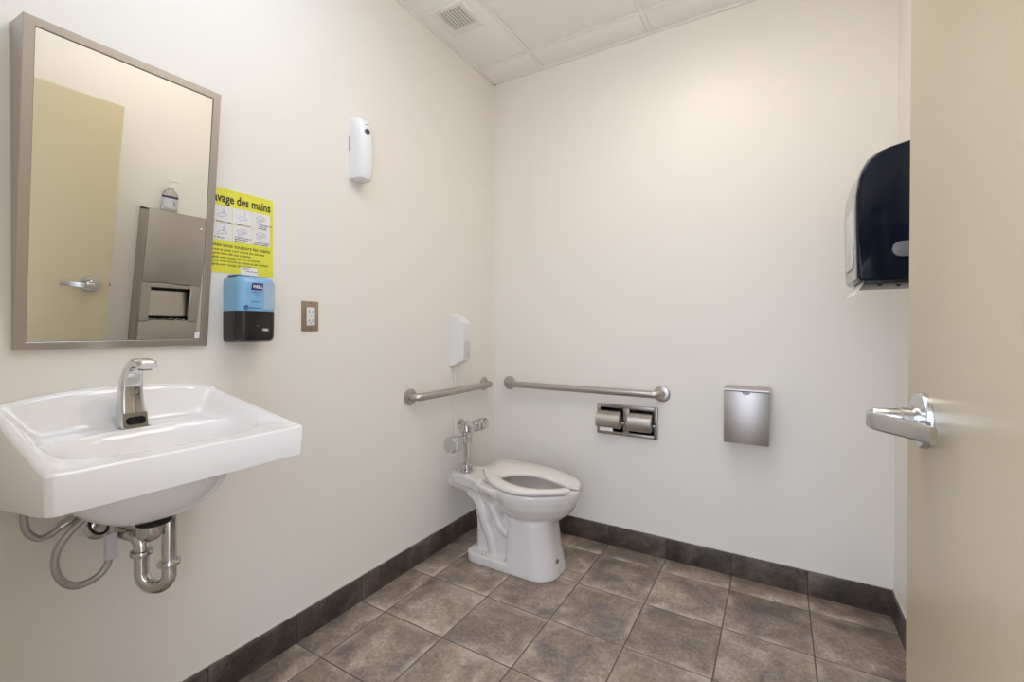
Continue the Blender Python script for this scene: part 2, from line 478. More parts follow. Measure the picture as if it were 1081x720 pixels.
Tv = [[b.verts.new((x, SY + s * halfw(x), top_z(x, s * halfw(x), halfw(x)))) for s in ss] for x in xs]
Bv = [[b.verts.new((x * .992, SY + s * halfw(x) * .99, bot_z(x, s * halfw(x) * .99))) for s in ss] for x in xs]
for i in range(len(xs) - 1):
    for j in range(len(ss) - 1):
        b.faces.new((Tv[i][j], Tv[i + 1][j], Tv[i + 1][j + 1], Tv[i][j + 1])); b.faces.new((Bv[i][j], Bv[i][j + 1], Bv[i + 1][j + 1], Bv[i + 1][j]))
n = len(xs) - 1; k = len(ss) - 1
def strip(a, c):
    for i in range(len(a) - 1): b.faces.new((a[i], a[i + 1], c[i + 1], c[i]))
strip([Tv[i][0] for i in range(n + 1)], [Bv[i][0] for i in range(n + 1)]); strip([Tv[i][k] for i in range(n + 1)], [Bv[i][k] for i in range(n + 1)])
strip(Tv[n], Bv[n]); strip(Tv[0], Bv[0])
obj('basin', b, 'porcelain', t, ang=50)
b = NB(); lathe(b, [(0, 0), (.024, 0), (.026, .002), (.022, .004), (0, .0025)], (.272, SY, top_z(.272, 0, .25) - .0005)); obj('drain_ring', b, 'chrome', t, label='chrome drain ring in the bowl')
for q in (-.215, .18):
    b = NB(); box(b, (.0, SY + q, .80), (.04, SY + q + .035, .853), .006); obj('wall_bracket', b, 'offwhite', t)

# faucet
FY = -1.909
t = thing('sensor_faucet', 'arched chrome sensor faucet standing on the back of the sink', 'faucet', (.095, FY, .93))
path = [(.094, .928, .058, .056), (.093, .955, .055, .05), (.089, .985, .052, .043), (.088, 1.02, .049, .036), (.093, 1.05, .046, .030), (.104, 1.075, .043, .025), (.122, 1.094, .041, .022), (.146, 1.103, .041, .021), (.170, 1.102, .042, .022), (.192, 1.0975, .041, .022), (.199, 1.0955, .037, .017)]
rings = []
for i, (x, z, wy, th) in enumerate(path):
    a = path[max(i - 1, 0)]; c = path[min(i + 1, len(path) - 1)]
    tx, tz = c[0] - a[0], c[1] - a[1]; l = math.hypot(tx, tz); tx, tz = tx / l, tz / l
    nx, nz = tz, -tx
    if i == 0: nx, nz = 1, 0
    rings.append([Vector((x + nx * v, FY + u, z + nz * v)) for u, v in rrect(-wy / 2, -th / 2, wy / 2, th / 2, .0085, 4)])
b = NB(); skin(b, rings); obj('spout_body', b, 'chrome', t, ang=60)
b = NB(); box(b, (.058, FY - .033, .9255), (.128, FY + .033, .9312), .0015); obj('base_gasket', b, 'rubber_black', t, label='black gasket under the faucet')
b = NB()
pf = rrect(-.0265, .932, .0265, .970, .005, 4)
skin(b, [[Vector((.1235 - (z - .93) * .17, FY + u, z)) for u, z in pf], [Vector((.1262 - (z - .93) * .17, FY + u * .97, z)) for u, z in pf]])
obj('sensor_plate', b, 'plate_grey', t, label='grey plate around the sensor window')
b = NB()
pf = rrect(-.0215, .9395, .0215, .9595, .0098, 6)
skin(b, [[Vector((.1258 - (z - .93) * .17, FY + u, z)) for u, z in pf], [Vector((.1272 - (z - .93) * .17, FY + u, z)) for u, z in pf]])
obj('sensor_window', b, 'black_gloss', t, label='black oval sensor window')
b = NB(); lathe(b, [(.0, 0), (.014, 0), (.014, -.007), (.0, -.007)], (.178, FY, 1.0905)); obj('aerator', b, 'steel_dark', t)

# trap and hoses
t = thing('drain_trap', 'chrome drain trap pipe under the sink', 'pipe', (.2, -1.9, .52))
b = NB(); lathe(b, [(.034, 0), (.037, .003), (.037, .010), (.030, .018)], (.24, -1.914, .7085)); obj('gasket', b, 'rubber_black', t, label='black rubber drain gasket')
b = NB(); lathe(b, [(.0, -.043), (.012, -.042), (.020, -.036), (.025, -.024), (.027, -.010), (.029, 0)], (.236, -1.921, .709)); obj('drain_cup', b, 'chrome', t)
LX, LY, QX, QY, TR, BZ = .173, -1.9155, .237, -1.881, .0165, .567
hx, hy, hr = (LX + QX) / 2, (LY + QY) / 2, math.hypot(QX - LX, QY - LY) / 2
ux_, uy_ = (QX - LX) / (2 * hr), (QY - LY) / (2 * hr)
pts = [(QX, QY, .712), (QX, QY, .66), (QX, QY, .60)]
pts += [(hx + ux_ * hr * math.cos(a), hy + uy_ * hr * math.cos(a), BZ - hr * math.sin(a)) for a in [PI * q / 16 for q in range(17)]]
pts += [(LX, LY, .62)]
b = NB(); tube(b, pts, TR, 24); obj('trap_bend', b, 'chrome', t)
ad = Vector((-LX, -.030, 0)).normalized()
ap = [Vector((LX, LY, .612)), Vector((LX, LY, .632))] + [Vector((LX, LY, .632)) + ad * .026 * (1 - math.cos(a)) + Vector((0, 0, .026 * math.sin(a))) for a in [PI / 2 * q / 7 for q in range(1, 8)]] + [Vector((0, LY - .030, .655))]
b = NB(); tube(b, ap, TR + .001, 24); obj('trap_arm', b, 'chrome', t)
NP = [(.018, -.007), (.0235, -.006), (.0255, 0), (.0235, .006), (.018, .007)]
b = NB(); lathe(b, NP, (LX, LY, .619), (.05, 0, 1)); obj('slip_nut', b, 'chrome', t)
b = NB(); lathe(b, NP, (QX, QY, .594), (-.05, 0, 1)); obj('slip_nut', b, 'chrome', t)
b = NB(); lathe(b, [(.017, .0), (.031, .0), (.031, .004), (.026, .009), (.017, .012)], (.0, LY - .030, .655), (1, 0, 0)); obj('wall_escutcheon', b, 'chrome', t)

t = thing('supply_hose', 'grey braided water hose hanging in a big loop under the sink', 'hose', (.1, -2.0, .56), 'braided water hoses')
lp = bez([(.10, -1.965, .765), (.10, -2.000, .726), (.10, -2.029, .700), (.10, -2.053, .664), (.10, -2.058, .624), (.10, -2.045, .585), (.10, -2.020, .562), (.10, -1.986, .564), (.10, -1.962, .586), (.106, -1.955, .633), (.114, -1.957, .675), (.116, -1.957, .75)], 8)
b = NB(); tube(b, lp, .0082, 14); obj('braided_tube', b, 'braid', t)
b = NB(); box(b, (.102, -1.9695, .606), (.1235, -1.9475, .672), .002); obj('hose_tag', b, 'tag_paper', t, label='white paper tag wrapped on the hose')
b = NB(); lathe(b, [(.011, 0), (.0135, .002), (.0135, .022), (.011, .026)], (.116, -1.957, .700)); obj('hose_fitting', b, 'chrome', t)
t = thing('supply_hose', 'grey braided water hose curving up near the wall, left of the big hose loop', 'hose', (.05, -2.05, .68), 'braided water hoses')
lp = bez([(.075, -2.085, .848), (.072, -2.100, .79), (.07, -2.102, .745), (.07, -2.095, .713), (.07, -2.076, .693), (.07, -2.053, .697), (.07, -2.033, .712), (.07, -2.004, .722), (.065, -1.97, .735)], 8)
b = NB(); tube(b, lp, .0075, 14); obj('braided_tube', b, 'braid', t)
b = NB(); tube(b, [(.07, -2.040, .7065), (.07, -2.026, .7145), (.07, -2.012, .7195)], [.0115, .0125, .0115], 12); tube(b, [(.067, -1.985, .729), (.065, -1.97, .735), (.062, -1.955, .742)], .012, 6); obj('hose_fitting', b, 'chrome', t)
b = NB(); tube(b, [(.062, -1.962, .738), (.058, -1.950, .753), (-.0, -1.950, .753)], .011, 12); lathe(b, [(.013, 0), (.026, .0), (.025, .006), (.013, .01)], (.0, -1.950, .753), (1, 0, 0)); obj('stop_valve', b, 'chrome', t)
b = NB(); tube(b, bez([(.15, -1.995, .775), (.15, -2.002, .750), (.15, -2.010, .726), (.15, -2.006, .704), (.15, -1.994, .691), (.15, -1.979, .692), (.145, -1.972, .715), (.142, -1.972, .770)], 8), .0032, 8)
put('sensor_cable', fin(b), 'rubber_black', None, 'thin black cable looped among the hoses under the sink', 'cable', (.15, -1.99, .69))

# ------------------------------------------------------------------ poster + soap dispenser + outlet
PY0, PY1, PZ0, PZ1 = -1.690, -1.463, 1.374, 1.650
t = thing('hand_washing_poster', 'yellow hand-washing notice taped to the wall beside the mirror', 'poster', (0, (PY0 + PY1) / 2, PZ0))
b = NB(); box(b, (-.0005, PY0, PZ0), (.0012, PY1, PZ1)); obj('sheet', b, 'poster_yellow', t, smooth=False)
RY, UZ = (0, 1, 0), (0, 0, 1)
lettering('title_lettering', 'Lavage des mains', .040, (.0012, -1.6765, 1.606), RY, UZ, 'ink', t, bold=.0011, width=.2025)
gy0, gy1, gz0, gz1 = -1.666, -1.474, 1.480, 1.594
b = NB()
cw = (gy1 - gy0) / 3; chh = (gz1 - gz0) / 2
for i in range(3):
    for j in range(2):
        box(b, (.001, gy0 + i * cw + .0007, gz0 + j * chh + .0007), (.0017, gy0 + (i + 1) * cw - .0007, gz0 + (j + 1) * chh - .0007))
obj('picture_panels', b, 'paper_white', t, smooth=False)
# line drawings of hands and taps
def pen(pts, r=.00055):
    tube(b, [(.0019, y, z) for y, z in pts], r, 5)
for i in range(3):
    for j in range(2):
        b = NB()
        cy, cz = gy0 + (i + .5) * cw, gz0 + (j + .62) * chh
        if (i, j) in ((0, 0), (0, 1)):
            pen([(cy - .006, cz + .014), (cy - .004, cz + .019), (cy + .006, cz + .018), (cy + .008, cz + .010)]); pen([(cy + .003, cz + .009), (cy + .002, cz - .004)]); pen([(cy + .006, cz + .009), (cy + .006, cz - .004)])
            pen([(cy - .018, cz - .012), (cy - .006, cz - .004), (cy + .010, cz - .005), (cy + .014, cz - .010), (cy + .002, cz - .014), (cy - .018, cz - .017)])
        elif (i, j) == (1, 1):
            pen([(cy + .006, cz + .018), (cy + .009, cz + .010), (cy + .006, cz + .002)]); pen([(cy - .016, cz - .012), (cy - .004, cz - .002), (cy + .012, cz - .004), (cy + .016, cz - .010), (cy - .010, cz - .016)])
        else:
            pen([(cy - .018, cz + .004), (cy - .004, cz + .012), (cy + .010, cz + .010), (cy + .017, cz + .002), (cy + .006, cz - .004), (cy - .012, cz - .006), (cy - .018, cz + .004)]); pen([(cy - .010, cz + .002), (cy + .010, cz + .004)]); pen([(cy - .006, cz - .002), (cy + .010, cz)]); pen([(cy - .018, cz - .010), (cy + .004, cz - .012)])
        obj('hand_drawing', b, 'ink_grey', t)
caps = {(0, 1): ['1. Mouiller les mains'], (1, 1): ['2. Appliquer le savon'], (2, 1): ['3. Frotter au', 'moins 15', 'secondes'], (0, 0): ['4. Rincer'], (1, 0): ['5. Sécher avec un', 'essuie-mains', 'de papier'], (2, 0): ['6. Fermer le robinet', 'avec le papier']}
for (i, j), ls in caps.items():
    for q, s in enumerate(ls):
        lettering('caption_lettering', s, .0075, (.0017, gy0 + i * cw + .006 + (.016 if (i, j) == (2, 1) else 0), gz0 + j * chh + .002 + .0066 * (len(ls) - 1 - q) + (.004 if (i, j) == (0, 0) else 0)), RY, UZ, 'ink', t, bold=.00015, width=min(cw * .84, .0036 * len(s)))
lettering('heading_lettering', 'Lavez-vous toujours les mains', .0175, (.0012, -1.676, 1.459), RY, UZ, 'ink', t, bold=.0002, width=.201)
for q, s in enumerate(['avant et après avoir touché des aliments', 'après être allé aux toilettes', 'après avoir toussé, éternué ou mouché', 'après avoir touché un animal ou des déchets', 'après avoir changé une couche']):
    lettering('list_lettering', s, .0112, (.0012, -1.667, 1.4455 - q * .0122), RY, UZ, 'ink', t, bold=.0001, width=.0043 * len(s))

b = NB(); box(b, (.075, -1.617, 1.372), (.0765, -1.562, 1.389)); 
tl = thing('white_label', 'small white label standing on top of the blue soap dispenser', 'label', (.07, -1.58, 1.365))
box(b, (.070, -1.617, 1.3655), (.0765, -1.562, 1.3725)); obj('label_card', b, 'paper_white', tl, smooth=False)
b = NB()
for q, (a0, a1, z) in enumerate(((-1.613, -1.590, 1.383), (-1.600, -1.588, 1.376), (-1.586, -1.578, 1.376), (-1.575, -1.565, 1.3755))):
    box(b, (.0763, a0, z), (.0769, a1, z + .0028))
obj('label_print', b, 'ink_grey', tl, smooth=False)

t = thing('soap_dispenser', 'blue and black wall soap dispenser below the yellow notice', 'soap dispenser', (0, -1.575, 1.147))
y0, y1, xf = -1.632, -1.507, .100
def spoly(inset=0, f=0): return [(-.001, y0 + inset), (-.001, y1 - inset)] + [(xf - f - .028 + .028 * math.sin(a), y1 - inset - .024 + .024 * math.cos(a)) for a in [PI / 2 * q / 6 for q in range(7)]] + [(xf - f + .004, (y0 + y1) / 2)] + [(xf - f - .028 + .028 * math.cos(a), y0 + inset + .024 - .024 * math.sin(a)) for a in [PI / 2 * q / 6 for q in range(7)]]
def sring(z, inset=0, f=0): return [Vector((x, y, z)) for x, y in spoly(inset, f)]
b = NB(); skin(b, [sring(1.147, .006, .018), sring(1.152, .001, .008), sring(1.165, 0, .002), sring(1.21, 0, 0), sring(1.2475, 0, 0)])
obj('black_base', b, 'charcoal', t, ang=35)
b = NB(); skin(b, [sring(1.2485, .0005, .0005), sring(1.33, .0005, .0005), sring(1.347, .0015, .003), sring(1.357, .005, .010), sring(1.362, .012, .022), sring(1.3635, .025, .05)])
obj('blue_cover', b, 'blue_plastic', t, ang=35)
b = NB()
wo = [(xf + .0040, y1 - .050), (xf + .0030, y1 - .036), (xf + .0018, y1 - .025)] + [(xf - .028 + .0290 * math.cos(a), y1 - .024 + .0248 * math.sin(a)) for a in [math.radians(q) for q in (15, 30, 45, 60, 75)]]
wi = [(x - .006, y - .002) for x, y in wo]
prism(b, wo + wi[::-1], 'z', 1.254, 1.342); obj('refill_window', b, 'pale_blue', t, label='pale grey-blue window strip at the dispenser edge')
b = NB(); prism(b, rrect(y0 + .008, 1.3625, y1 - .01, 1.3655, .0012, 3), 'x', .01, .06); obj('cover_seam', b, 'logo_text', t)
# logo patch
lx = xf + .0042
def slx(y): return lx - abs(y - (y0 + y1) / 2) * .095
b = NB()
la, lb, lz0, lz1 = -1.597, -1.559, 1.3165, 1.3385
skin(b, [[Vector((slx(y) - .001, y, z)) for y, z in ((la, lz0), (lb - .003, lz0), (lb, lz1), (la + .004, lz1))], [Vector((slx(y) + .0008, y, z)) for y, z in ((la, lz0), (lb - .003, lz0), (lb, lz1), (la + .004, lz1))]])
obj('logo_patch', b, 'logo_navy', t, label='dark violet logo patch')
lettering('logo_lettering', 'PURELL', .0135, (slx(-1.578) + .0010, la + .004, 1.3225), RY, UZ, 'paper_white', t, bold=.0006, width=.031, lift=.0008, slant=.15)
lettering('small_lettering', 'HEALTHY', .0072, (slx(-1.578) + .0006, -1.594, 1.306), RY, UZ, 'logo_text', t, width=.027, lift=.0004)
lettering('small_lettering', 'SOAP', .0072, (slx(-1.578) + .0006, -1.588, 1.2955), RY, UZ, 'logo_text', t, width=.017, lift=.0004)
b = NB(); box(b, (lx - .005, -1.596, 1.278), (slx(-1.58) + .0009, -1.568, 1.2795)); obj('fine_line', b, 'logo_text', t)
b = NB(); lathe(b, [(0, 0), (.0075, 0), (.0075, .0008), (0, .0008)], (slx(-1.613) + .0002, -1.613, 1.259), (1, 0, 0)); box(b, (lx - .007, -1.602, 1.2565), (slx(-1.58) + .0003, -1.565, 1.2595)); obj('cover_print', b, 'logo_text', t, label='small dark blue print along the bottom of the cover')
lettering('base_lettering', 'PURELL', .0105, (lx - .0002, -1.5625, 1.1835), RY, UZ, 'paper_white', t, bold=.0004, width=.021, lift=.0004, slant=.2)
b = NB(); lathe(b, [(0, 0), (.0022, 0), (.002, .001), (0, .001)], (lx - .0005, -1.577, 1.199), (1, 0, 0)); obj('status_light', b, 'lock_grey', t)

t = thing('wall_outlet', 'beige metal outlet plate with a white socket right of the soap dispenser', 'outlet', (0, -1.314, 1.182))
b = NB(); box(b, (-.001, -1.350, 1.181), (.005, -1.278, 1.297), .0022); obj('cover_plate', b, 'beige_plate', t)
b = NB(); box(b, (.004, -1.3315, 1.2035), (.0085, -1.2965, 1.2735), .0012); obj('receptacle', b, 'white_plastic', t, label='white double socket insert')
b = NB()
for zc in (1.257, 1.221):
    box(b, (.0082, -1.3225, zc - .005), (.0089, -1.3205, zc + .006)); box(b, (.0082, -1.3085, zc - .004), (.0089, -1.3065, zc + .005)); lathe(b, [(0, 0), (.0024, 0), (.0024, .0008), (0, .0008)], (.0082, -1.3145, zc - .0095), (1, 0, 0))
obj('socket_slots', b, 'black', t)
b = NB(); box(b, (.0082, -1.319, 1.2365), (.0096, -1.309, 1.2405), .0003); obj('test_button', b, 'offwhite', t)
for z in (1.2885, 1.1895):
    b = NB(); lathe(b, [(0, 0), (.0032, 0), (.0026, .0014), (0, .0016)], (.0048, -1.314, z), (1, 0, 0)); obj('screw', b, 'beige_dark', t)

# ------------------------------------------------------------------ air freshener
t = thing('air_freshener', 'slim white air freshener high on the wall above the outlet', 'air freshener', (0, -1.088, 1.825))
ay0, ay1 = -1.128, -1.052
def apoly(f, i=0):
    c = (ay0 + ay1) / 2; w = (ay1 - ay0) / 2 - i
    return [(-.001, c - w), (-.001, c + w)] + [(f - .045 + .045 * math.sin(a) ** .8, c + w * math.cos(a) ** .8) for a in [PI / 2 * q / 8 for q in range(9)]] + [(f - .045 + .045 * math.cos(a) ** .8, c - w * math.sin(a) ** .8) for a in [PI / 2 * q / 8 for q in range(1, 9)]]
rings = [[Vector((x, y, z)) for x, y in apoly(f, i)] for z, f, i in ((1.824, .060, .006), (1.828, .070, .001), (1.86, .078, 0), (1.93, .083, 0), (2.0, .080, 0), (2.05, .070, 0), (2.075, .058, .002), (2.082, .050, .006))]
b = NB(); skin(b, rings); obj('freshener_shell', b, 'white_gloss', t, ang=45)
b = NB(); tube(b, [Vector((.0735, -1.097, 2.021)) + Vector((.0065, -.0006, 0)) * k for k in range(2)], .0115, 20); obj('spray_nozzle', b, 'lock_grey', t, label='round dark spray opening')
b = NB(); tube(b, [(.0795, -1.0976, 2.021), (.0808, -1.0976, 2.021)], .006, 16); obj('nozzle_hole', b, 'black', t)
b = NB(); tube(b, [(.064, -1.096, 2.052), (.0712, -1.096, 2.052)], .0026, 10); obj('status_light', b, 'lock_grey', t)
b = NB(); box(b, (.0, ay0 - .0008, 1.945), (.0035, ay0 + .002, 2.005)); obj('side_slot', b, 'lock_grey', t)  # dark strip for the slot along the wall edge of the shell

# ------------------------------------------------------------------ white cleaner dispenser over the toilet
t = thing('cleaner_dispenser', 'white wall box with a thin tube running down above the flush valve', 'dispenser', (0, -.41, .985))
cy0, cy1 = -.446, -.372
prof = [(-.001, .984), (.03, .990), (.062, 1.008), (.088, 1.020), (.091, 1.028), (.091, 1.212), (.089, 1.228), (.080, 1.240), (.03, 1.268), (-.001, 1.274)]
b = NB()
def cz(y, i): return [Vector((x - (0 if x < 0 else i), y, z + (i if z < 1.1 else -i))) for x, z in prof]
skin(b, [cz(cy0, .002), cz(cy0 + .003, 0), cz(cy1 - .010, 0), cz(cy1, .007)])
obj('housing', b, 'white_plastic', t, ang=30)
b = NB(); box(b, (.0905, cy0 + .012, 1.035), (.0925, cy1 - .012, 1.125), .001); obj('front_window', b, 'window_grey', t, label='light grey window in the front')
b = NB(); tube(b, [(.022, -.412, .992), (.018, -.412, .96), (.012, -.412, .9), (.012, -.412, .62), (.015, -.414, .56), (.05, -.425, .53), (.095, -.437, .52)], .004, 8); obj('dosing_tube', b, 'white_plastic', t)

# ------------------------------------------------------------------ grab bars
def grab(name, label, p0, p1, out, loc):
    t = thing(name, label, 'grab bar', loc, 'stainless grab bars')
    o = Vector(out); p0 = Vector(p0); p1 = Vector(p1); d_ = (p1 - p0).normalized(); off = .058; r = .034
    def arc(p, dd): return [p + o * (off - r) + o * r * math.sin(a) + dd * r * (1 - math.cos(a)) for a in [PI / 2 * q / 8 for q in range(9)]]
    pts = [p0] + arc(p0, d_) + arc(p1, -d_)[::-1] + [p1]
    b = NB(); tube(b, pts, .0185, 24); obj('bar', b, 'satin_nickel', t)
    for p in (p0, p1):
        b = NB(); lathe(b, [(.018, .0), (.041, -.0005), (.0425, .002), (.0415, .006), (.036, .0085), (.022, .0115), (.018, .0115)], p, o, 36); obj('flange', b, 'satin_nickel', t)
grab('grab_bar', 'short stainless grab bar behind the toilet and flush valve', (0, -.760, .854), (0, -.108, .853), (1, 0, 0), (0, -.43, .853))
grab('grab_bar', 'long stainless grab bar above the double paper holder', (.124, 0, .856), (1.050, 0, .856), (0, -1, 0), (.59, 0, .856))

# ------------------------------------------------------------------ toilet paper holder
t = thing('paper_holder', 'double stainless toilet paper holder under the long grab bar', 'toilet paper holder', (.866, 0, .615))
hx0, hx1, hz0, hz1, fr = .701, 1.031, .614, .780, .019
mid = (hx0 + hx1) / 2
b = NB()
for lo, hi in (((hx0, -.016, hz0), (hx0 + fr, .001, hz1)), ((hx1 - fr, -.016, hz0), (hx1, .001, hz1)), ((mid - .017, -.0165, hz0 + fr - .002), (mid + .017, .001, hz1 - fr + .002)), ((hx0 + fr - .002, -.0155, hz0), (hx1 - fr + .002, .001, hz0 + fr)), ((hx0 + fr - .002, -.0155, hz1 - fr), (hx1 - fr + .002, .001, hz1))):
    box(b, lo, hi, .003, 2)
obj('holder_frame', b, 'steel_frame', t)
for a0, a1 in ((hx0 + fr, mid - .017), (mid + .017, hx1 - fr)):
    z0_, z1_ = hz0 + fr, hz1 - fr
    b = NB(); skin(b, [[Vector((x, y, z)) for x, z in ((a0, z0_), (a1, z0_), (a1, z1_), (a0, z1_))] for y in (-.004, .085)], False, True)
    obj('recess', b, 'steel_dark', t, smooth=False)
zc, yc, RR = .694, -.022, .053
for k, (a0, a1) in enumerate(((hx0 + fr + .004 - .012, mid - .024), (mid + .021, hx1 - fr - .005))):
    lowa = -38 if k == 0 else -48
    out = [(yc - RR * math.cos(math.radians(a)), zc + RR * math.sin(math.radians(a))) for a in range(lowa, 116, 6)]
    inn = [(yc - (RR - .0015) * math.cos(math.radians(a)), zc + (RR - .0015) * math.sin(math.radians(a))) for a in range(lowa, 116, 6)]
    b = NB(); prism(b, out + inn[::-1], 'x', a0, a1)
    prism(b, [(yc, zc)] + inn, 'x', a0, a0 + .0015); prism(b, [(yc, zc)] + inn, 'x', a1 - .0015, a1)
    h = obj('hood', b, 'steel_h', t, ang=30)
for x in (hx0 + .012, mid - .012, mid + .012, hx1 - .012):
    b = NB(); tube(b, [(x - .006, yc - .012, zc - .008), (x + .006, yc - .012, zc - .008)], .007, 14); obj('pivot', b, 'chrome', t)
def roll(a0, a1, label, tail):
    b = NB(); rr = .043
    def R_(x, r): return [Vector((x, yc - r * math.cos(a) , zc + r * math.sin(a))) for a in [2 * PI * q / 36 for q in range(36)]]
    skin(b, [R_(a0, .019), R_(a0, rr - .001), R_(a0 + .001, rr), R_(a1 - .001, rr), R_(a1, rr - .001), R_(a1, .019)], False, False)
    skin(b, [R_(a0, .019), R_(a1, .019)], False, False)
    if tail:
        pr = [(yc - rr * math.cos(math.radians(a)) - .0006, zc + rr * math.sin(math.radians(a))) for a in (0, -15, -30)] + [(yc - .039, zc - .040), (yc - .0395, zc - .053)]
        skin(b, [[Vector((a0 + .012, y, z)) for y, z in pr], [Vector((a1 - .030, y, z)) for y, z in pr]], False, False, closed=False)
    put('toilet_roll', fin(b), 'tissue', None, label, 'toilet roll', (a0, yc, zc))['group'] = 'toilet rolls in the holder'
roll(hx0 + fr + .002, mid - .030, 'white toilet roll with a loose end under the holder hood nearer the toilet', True)
roll(mid + .026, hx1 - fr - .010, 'white toilet roll hidden under the holder hood farther from the toilet', False)

# ------------------------------------------------------------------ sanitary napkin bin
t = thing('napkin_bin', 'small flat stainless disposal bin mounted alone on the back wall', 'disposal bin', (1.445, 0, .664))
nx0, nx1, nyf = 1.352, 1.538, -.097
b = NB(); box(b, (nx0, nyf, .665), (nx1, .001, .905), .002); obj('bin_body', b, 'steel', t)
b = NB(); prism(b, [(.001, .909), (.001, .924), (nyf + .004, .9195), (nyf - .001, .916), (nyf - .001, .909)], 'x', nx0 - .0005, nx1 + .0005); obj('bin_lid', b, 'steel_h', t)
b = NB(); box(b, (nx0 + .003, nyf + .003, .9045), (nx1 - .003, .0, .9095)); obj('lid_gap', b, 'black', t)
b = NB()
cx = (nx0 + nx1) / 2
prism(b, [(cx - .016, .9055), (cx + .016, .9055)] + [(cx + .016 * math.cos(a), .9055 - .0125 * math.sin(a)) for a in [PI * q / 10 for q in range(1, 10)]], 'y', nyf - .0006, nyf + .002); obj('finger_notch', b, 'steel_dark', t, label='dark half-round finger notch')
b = NB(); tube(b, [(cx + .0158 * math.cos(a), nyf - .0005, .9055 - .0125 * math.sin(a)) for a in [PI * q / 12 for q in range(13)]], .0018, 8); obj('notch_rim', b, 'chrome', t)

# ------------------------------------------------------------------ toilet
TY = -.41
t = thing('toilet', 'white floor-mounted toilet with an open-front seat in the corner', 'toilet', (.42, TY, 0))
ZS = .440
raw = [(.190, -.203), (.215, -.190), (.285, -.184), (.36, -.184), (.432, -.188), (.505, -.198), (.572, -.218), (.640, -.252), (.701, -.296), (.735, -.336), (.748, -.372), (.750, -.405), (.744, -.440), (.724, -.478), (.690, -.518), (.641, -.553), (.585, -.588), (.525, -.606), (.475, -.606), (.422, -.594), (.34, -.549), (.262, -.478), (.205, -.412), (.190, -.385), (.186, -.30)]
outl = [Vector((x, y, 0)) for x, y in raw]
outl = bez(outl, 5, True)
C0 = Vector((.47, -.395, 0))
def scaled(pts, sx, sy, z, dx=0, dy=0): return [Vector((C0.x + dx + (p.x - C0.x) * sx, C0.y + dy + (p.y - C0.y) * sy, z)) for p in pts]
# --- seat: ring open at the front
hole = [(.352, -.452), (.360, -.412), (.393, -.372), (.458, -.345), (.53, -.348), (.60, -.369), (.655, -.394), (.690, -.408)]
hole2 = [(.676, -.468), (.634, -.503), (.575, -.527), (.518, -.536), (.445, -.527), (.388, -.503), (.360, -.476)]
iR = [Vector((x, y, 0)) for x, y in hole]; iL = [Vector((x, y, 0)) for x, y in hole2]
inner = bez(iR, 6) + bez([iL[0]] + iL[1:] + [iR[0]], 6)[:-1]
# walk: outer from front gap right side around the back to front gap left side
def near(pts, q): return min(range(len(pts)), key=lambda i: (pts[i] - Vector((q[0], q[1], 0))).length)
# order outlines: counter-clockwise start at right tip
a = near(outl, (.751, -.398)); c = near(outl, (.733, -.462))
o_seq = []; i = a
step = -1
while True:
    o_seq.append(outl[i % len(outl)])
    if i % len(outl) == c: break
    i += step
i_seq_fw = bez(iR, 6)[::-1] + bez([iR[0]] + iL[::-1], 6)[1:]
def resample(P, n):
    L = [0]
    for i in range(1, len(P)): L.append(L[-1] + (P[i] - P[i - 1]).length)
    out = []
    for k in range(n):
        s = L[-1] * k / (n - 1); j = 0
        while j < len(P) - 2 and L[j + 1] < s: j += 1
        q = (s - L[j]) / max(1e-9, L[j + 1] - L[j]); out.append(P[j].lerp(P[j + 1], q))
    return out
# resample by matching angle fraction
n = 90
O = resample(o_seq, n); I = resample(i_seq_fw, n)
b = NB()
sec = []
for k in range(n):
    o_, i_ = O[k], I[k]
    v = (i_ - o_); w = v.length; u = v / w
    zt = ZS + (.0 if True else 0)
    e = .008
    ring_ = [(0.002, -.022), (0, -.017), (0, -.010), (.003, -.004), (.010, 0), (w * .5, .001), (w - .012, -.003), (w - .004, -.008), (w, -.014), (w - .002, -.022)]
    sec.append([o_ + u * min(max(s, 0), w) + Vector((0, 0, zt + h)) for s, h in ring_])
skin(b, sec); obj('seat', b, 'seat_plastic', t, ang=60)
# hinge posts
for q in (-.372, -.252):
    b = NB(); box(b, (.176, q, ZS - .026), (.2, q + .03, ZS - .006), .005); obj('seat_hinge', b, 'seat_plastic', t)
# --- ceramic body, fused to one surface
b = NB()
RZ = ZS - .028
S = [v for v in outl]
rows = [(.30, .36, .215, .03), (.40, .50, .235, .03), (.62, .66, .262, .02), (.80, .80, .295, .01), (.92, .92, .335, .004), (.975, .975, .375, 0), (.985, .985, RZ - .012, 0), (.975, .975, RZ - .003, 0), (.955, .955, RZ, 0), (.74, .70, RZ, .012), (.71, .66, RZ - .012, .012), (.66, .60, .36, .012), (.50, .46, .30, .01), (.30, .28, .272, 0), (.05, .05, .266, 0)]
skin(b, [scaled(S, sx, sy, z, dx) for sx, sy, z, dx in rows])
# pedestal front
def ped(z, x0, x1, hw, r):
    y0, y1, rb = TY - hw - .012, TY + hw - .012, .03; P = []
    for cx, cy, a0, q in ((x1 - r, y1 - r, 0, r), (x0 + rb, y1 - rb, 90, rb), (x0 + rb, y0 + rb, 180, rb), (x1 - r, y0 + r, 270, r)):
        for k in range(8): P.append(Vector((cx + q * math.cos(math.radians(a0 + 90 * k / 7)), cy + q * math.sin(math.radians(a0 + 90 * k / 7)), z)))
    return P
skin(b, [ped(0, .415, .672, .135, .10), ped(.03, .415, .668, .133, .10), ped(.12, .42, .650, .128, .10), ped(.22, .425, .636, .124, .10), ped(.262, .43, .636, .124, .10)])
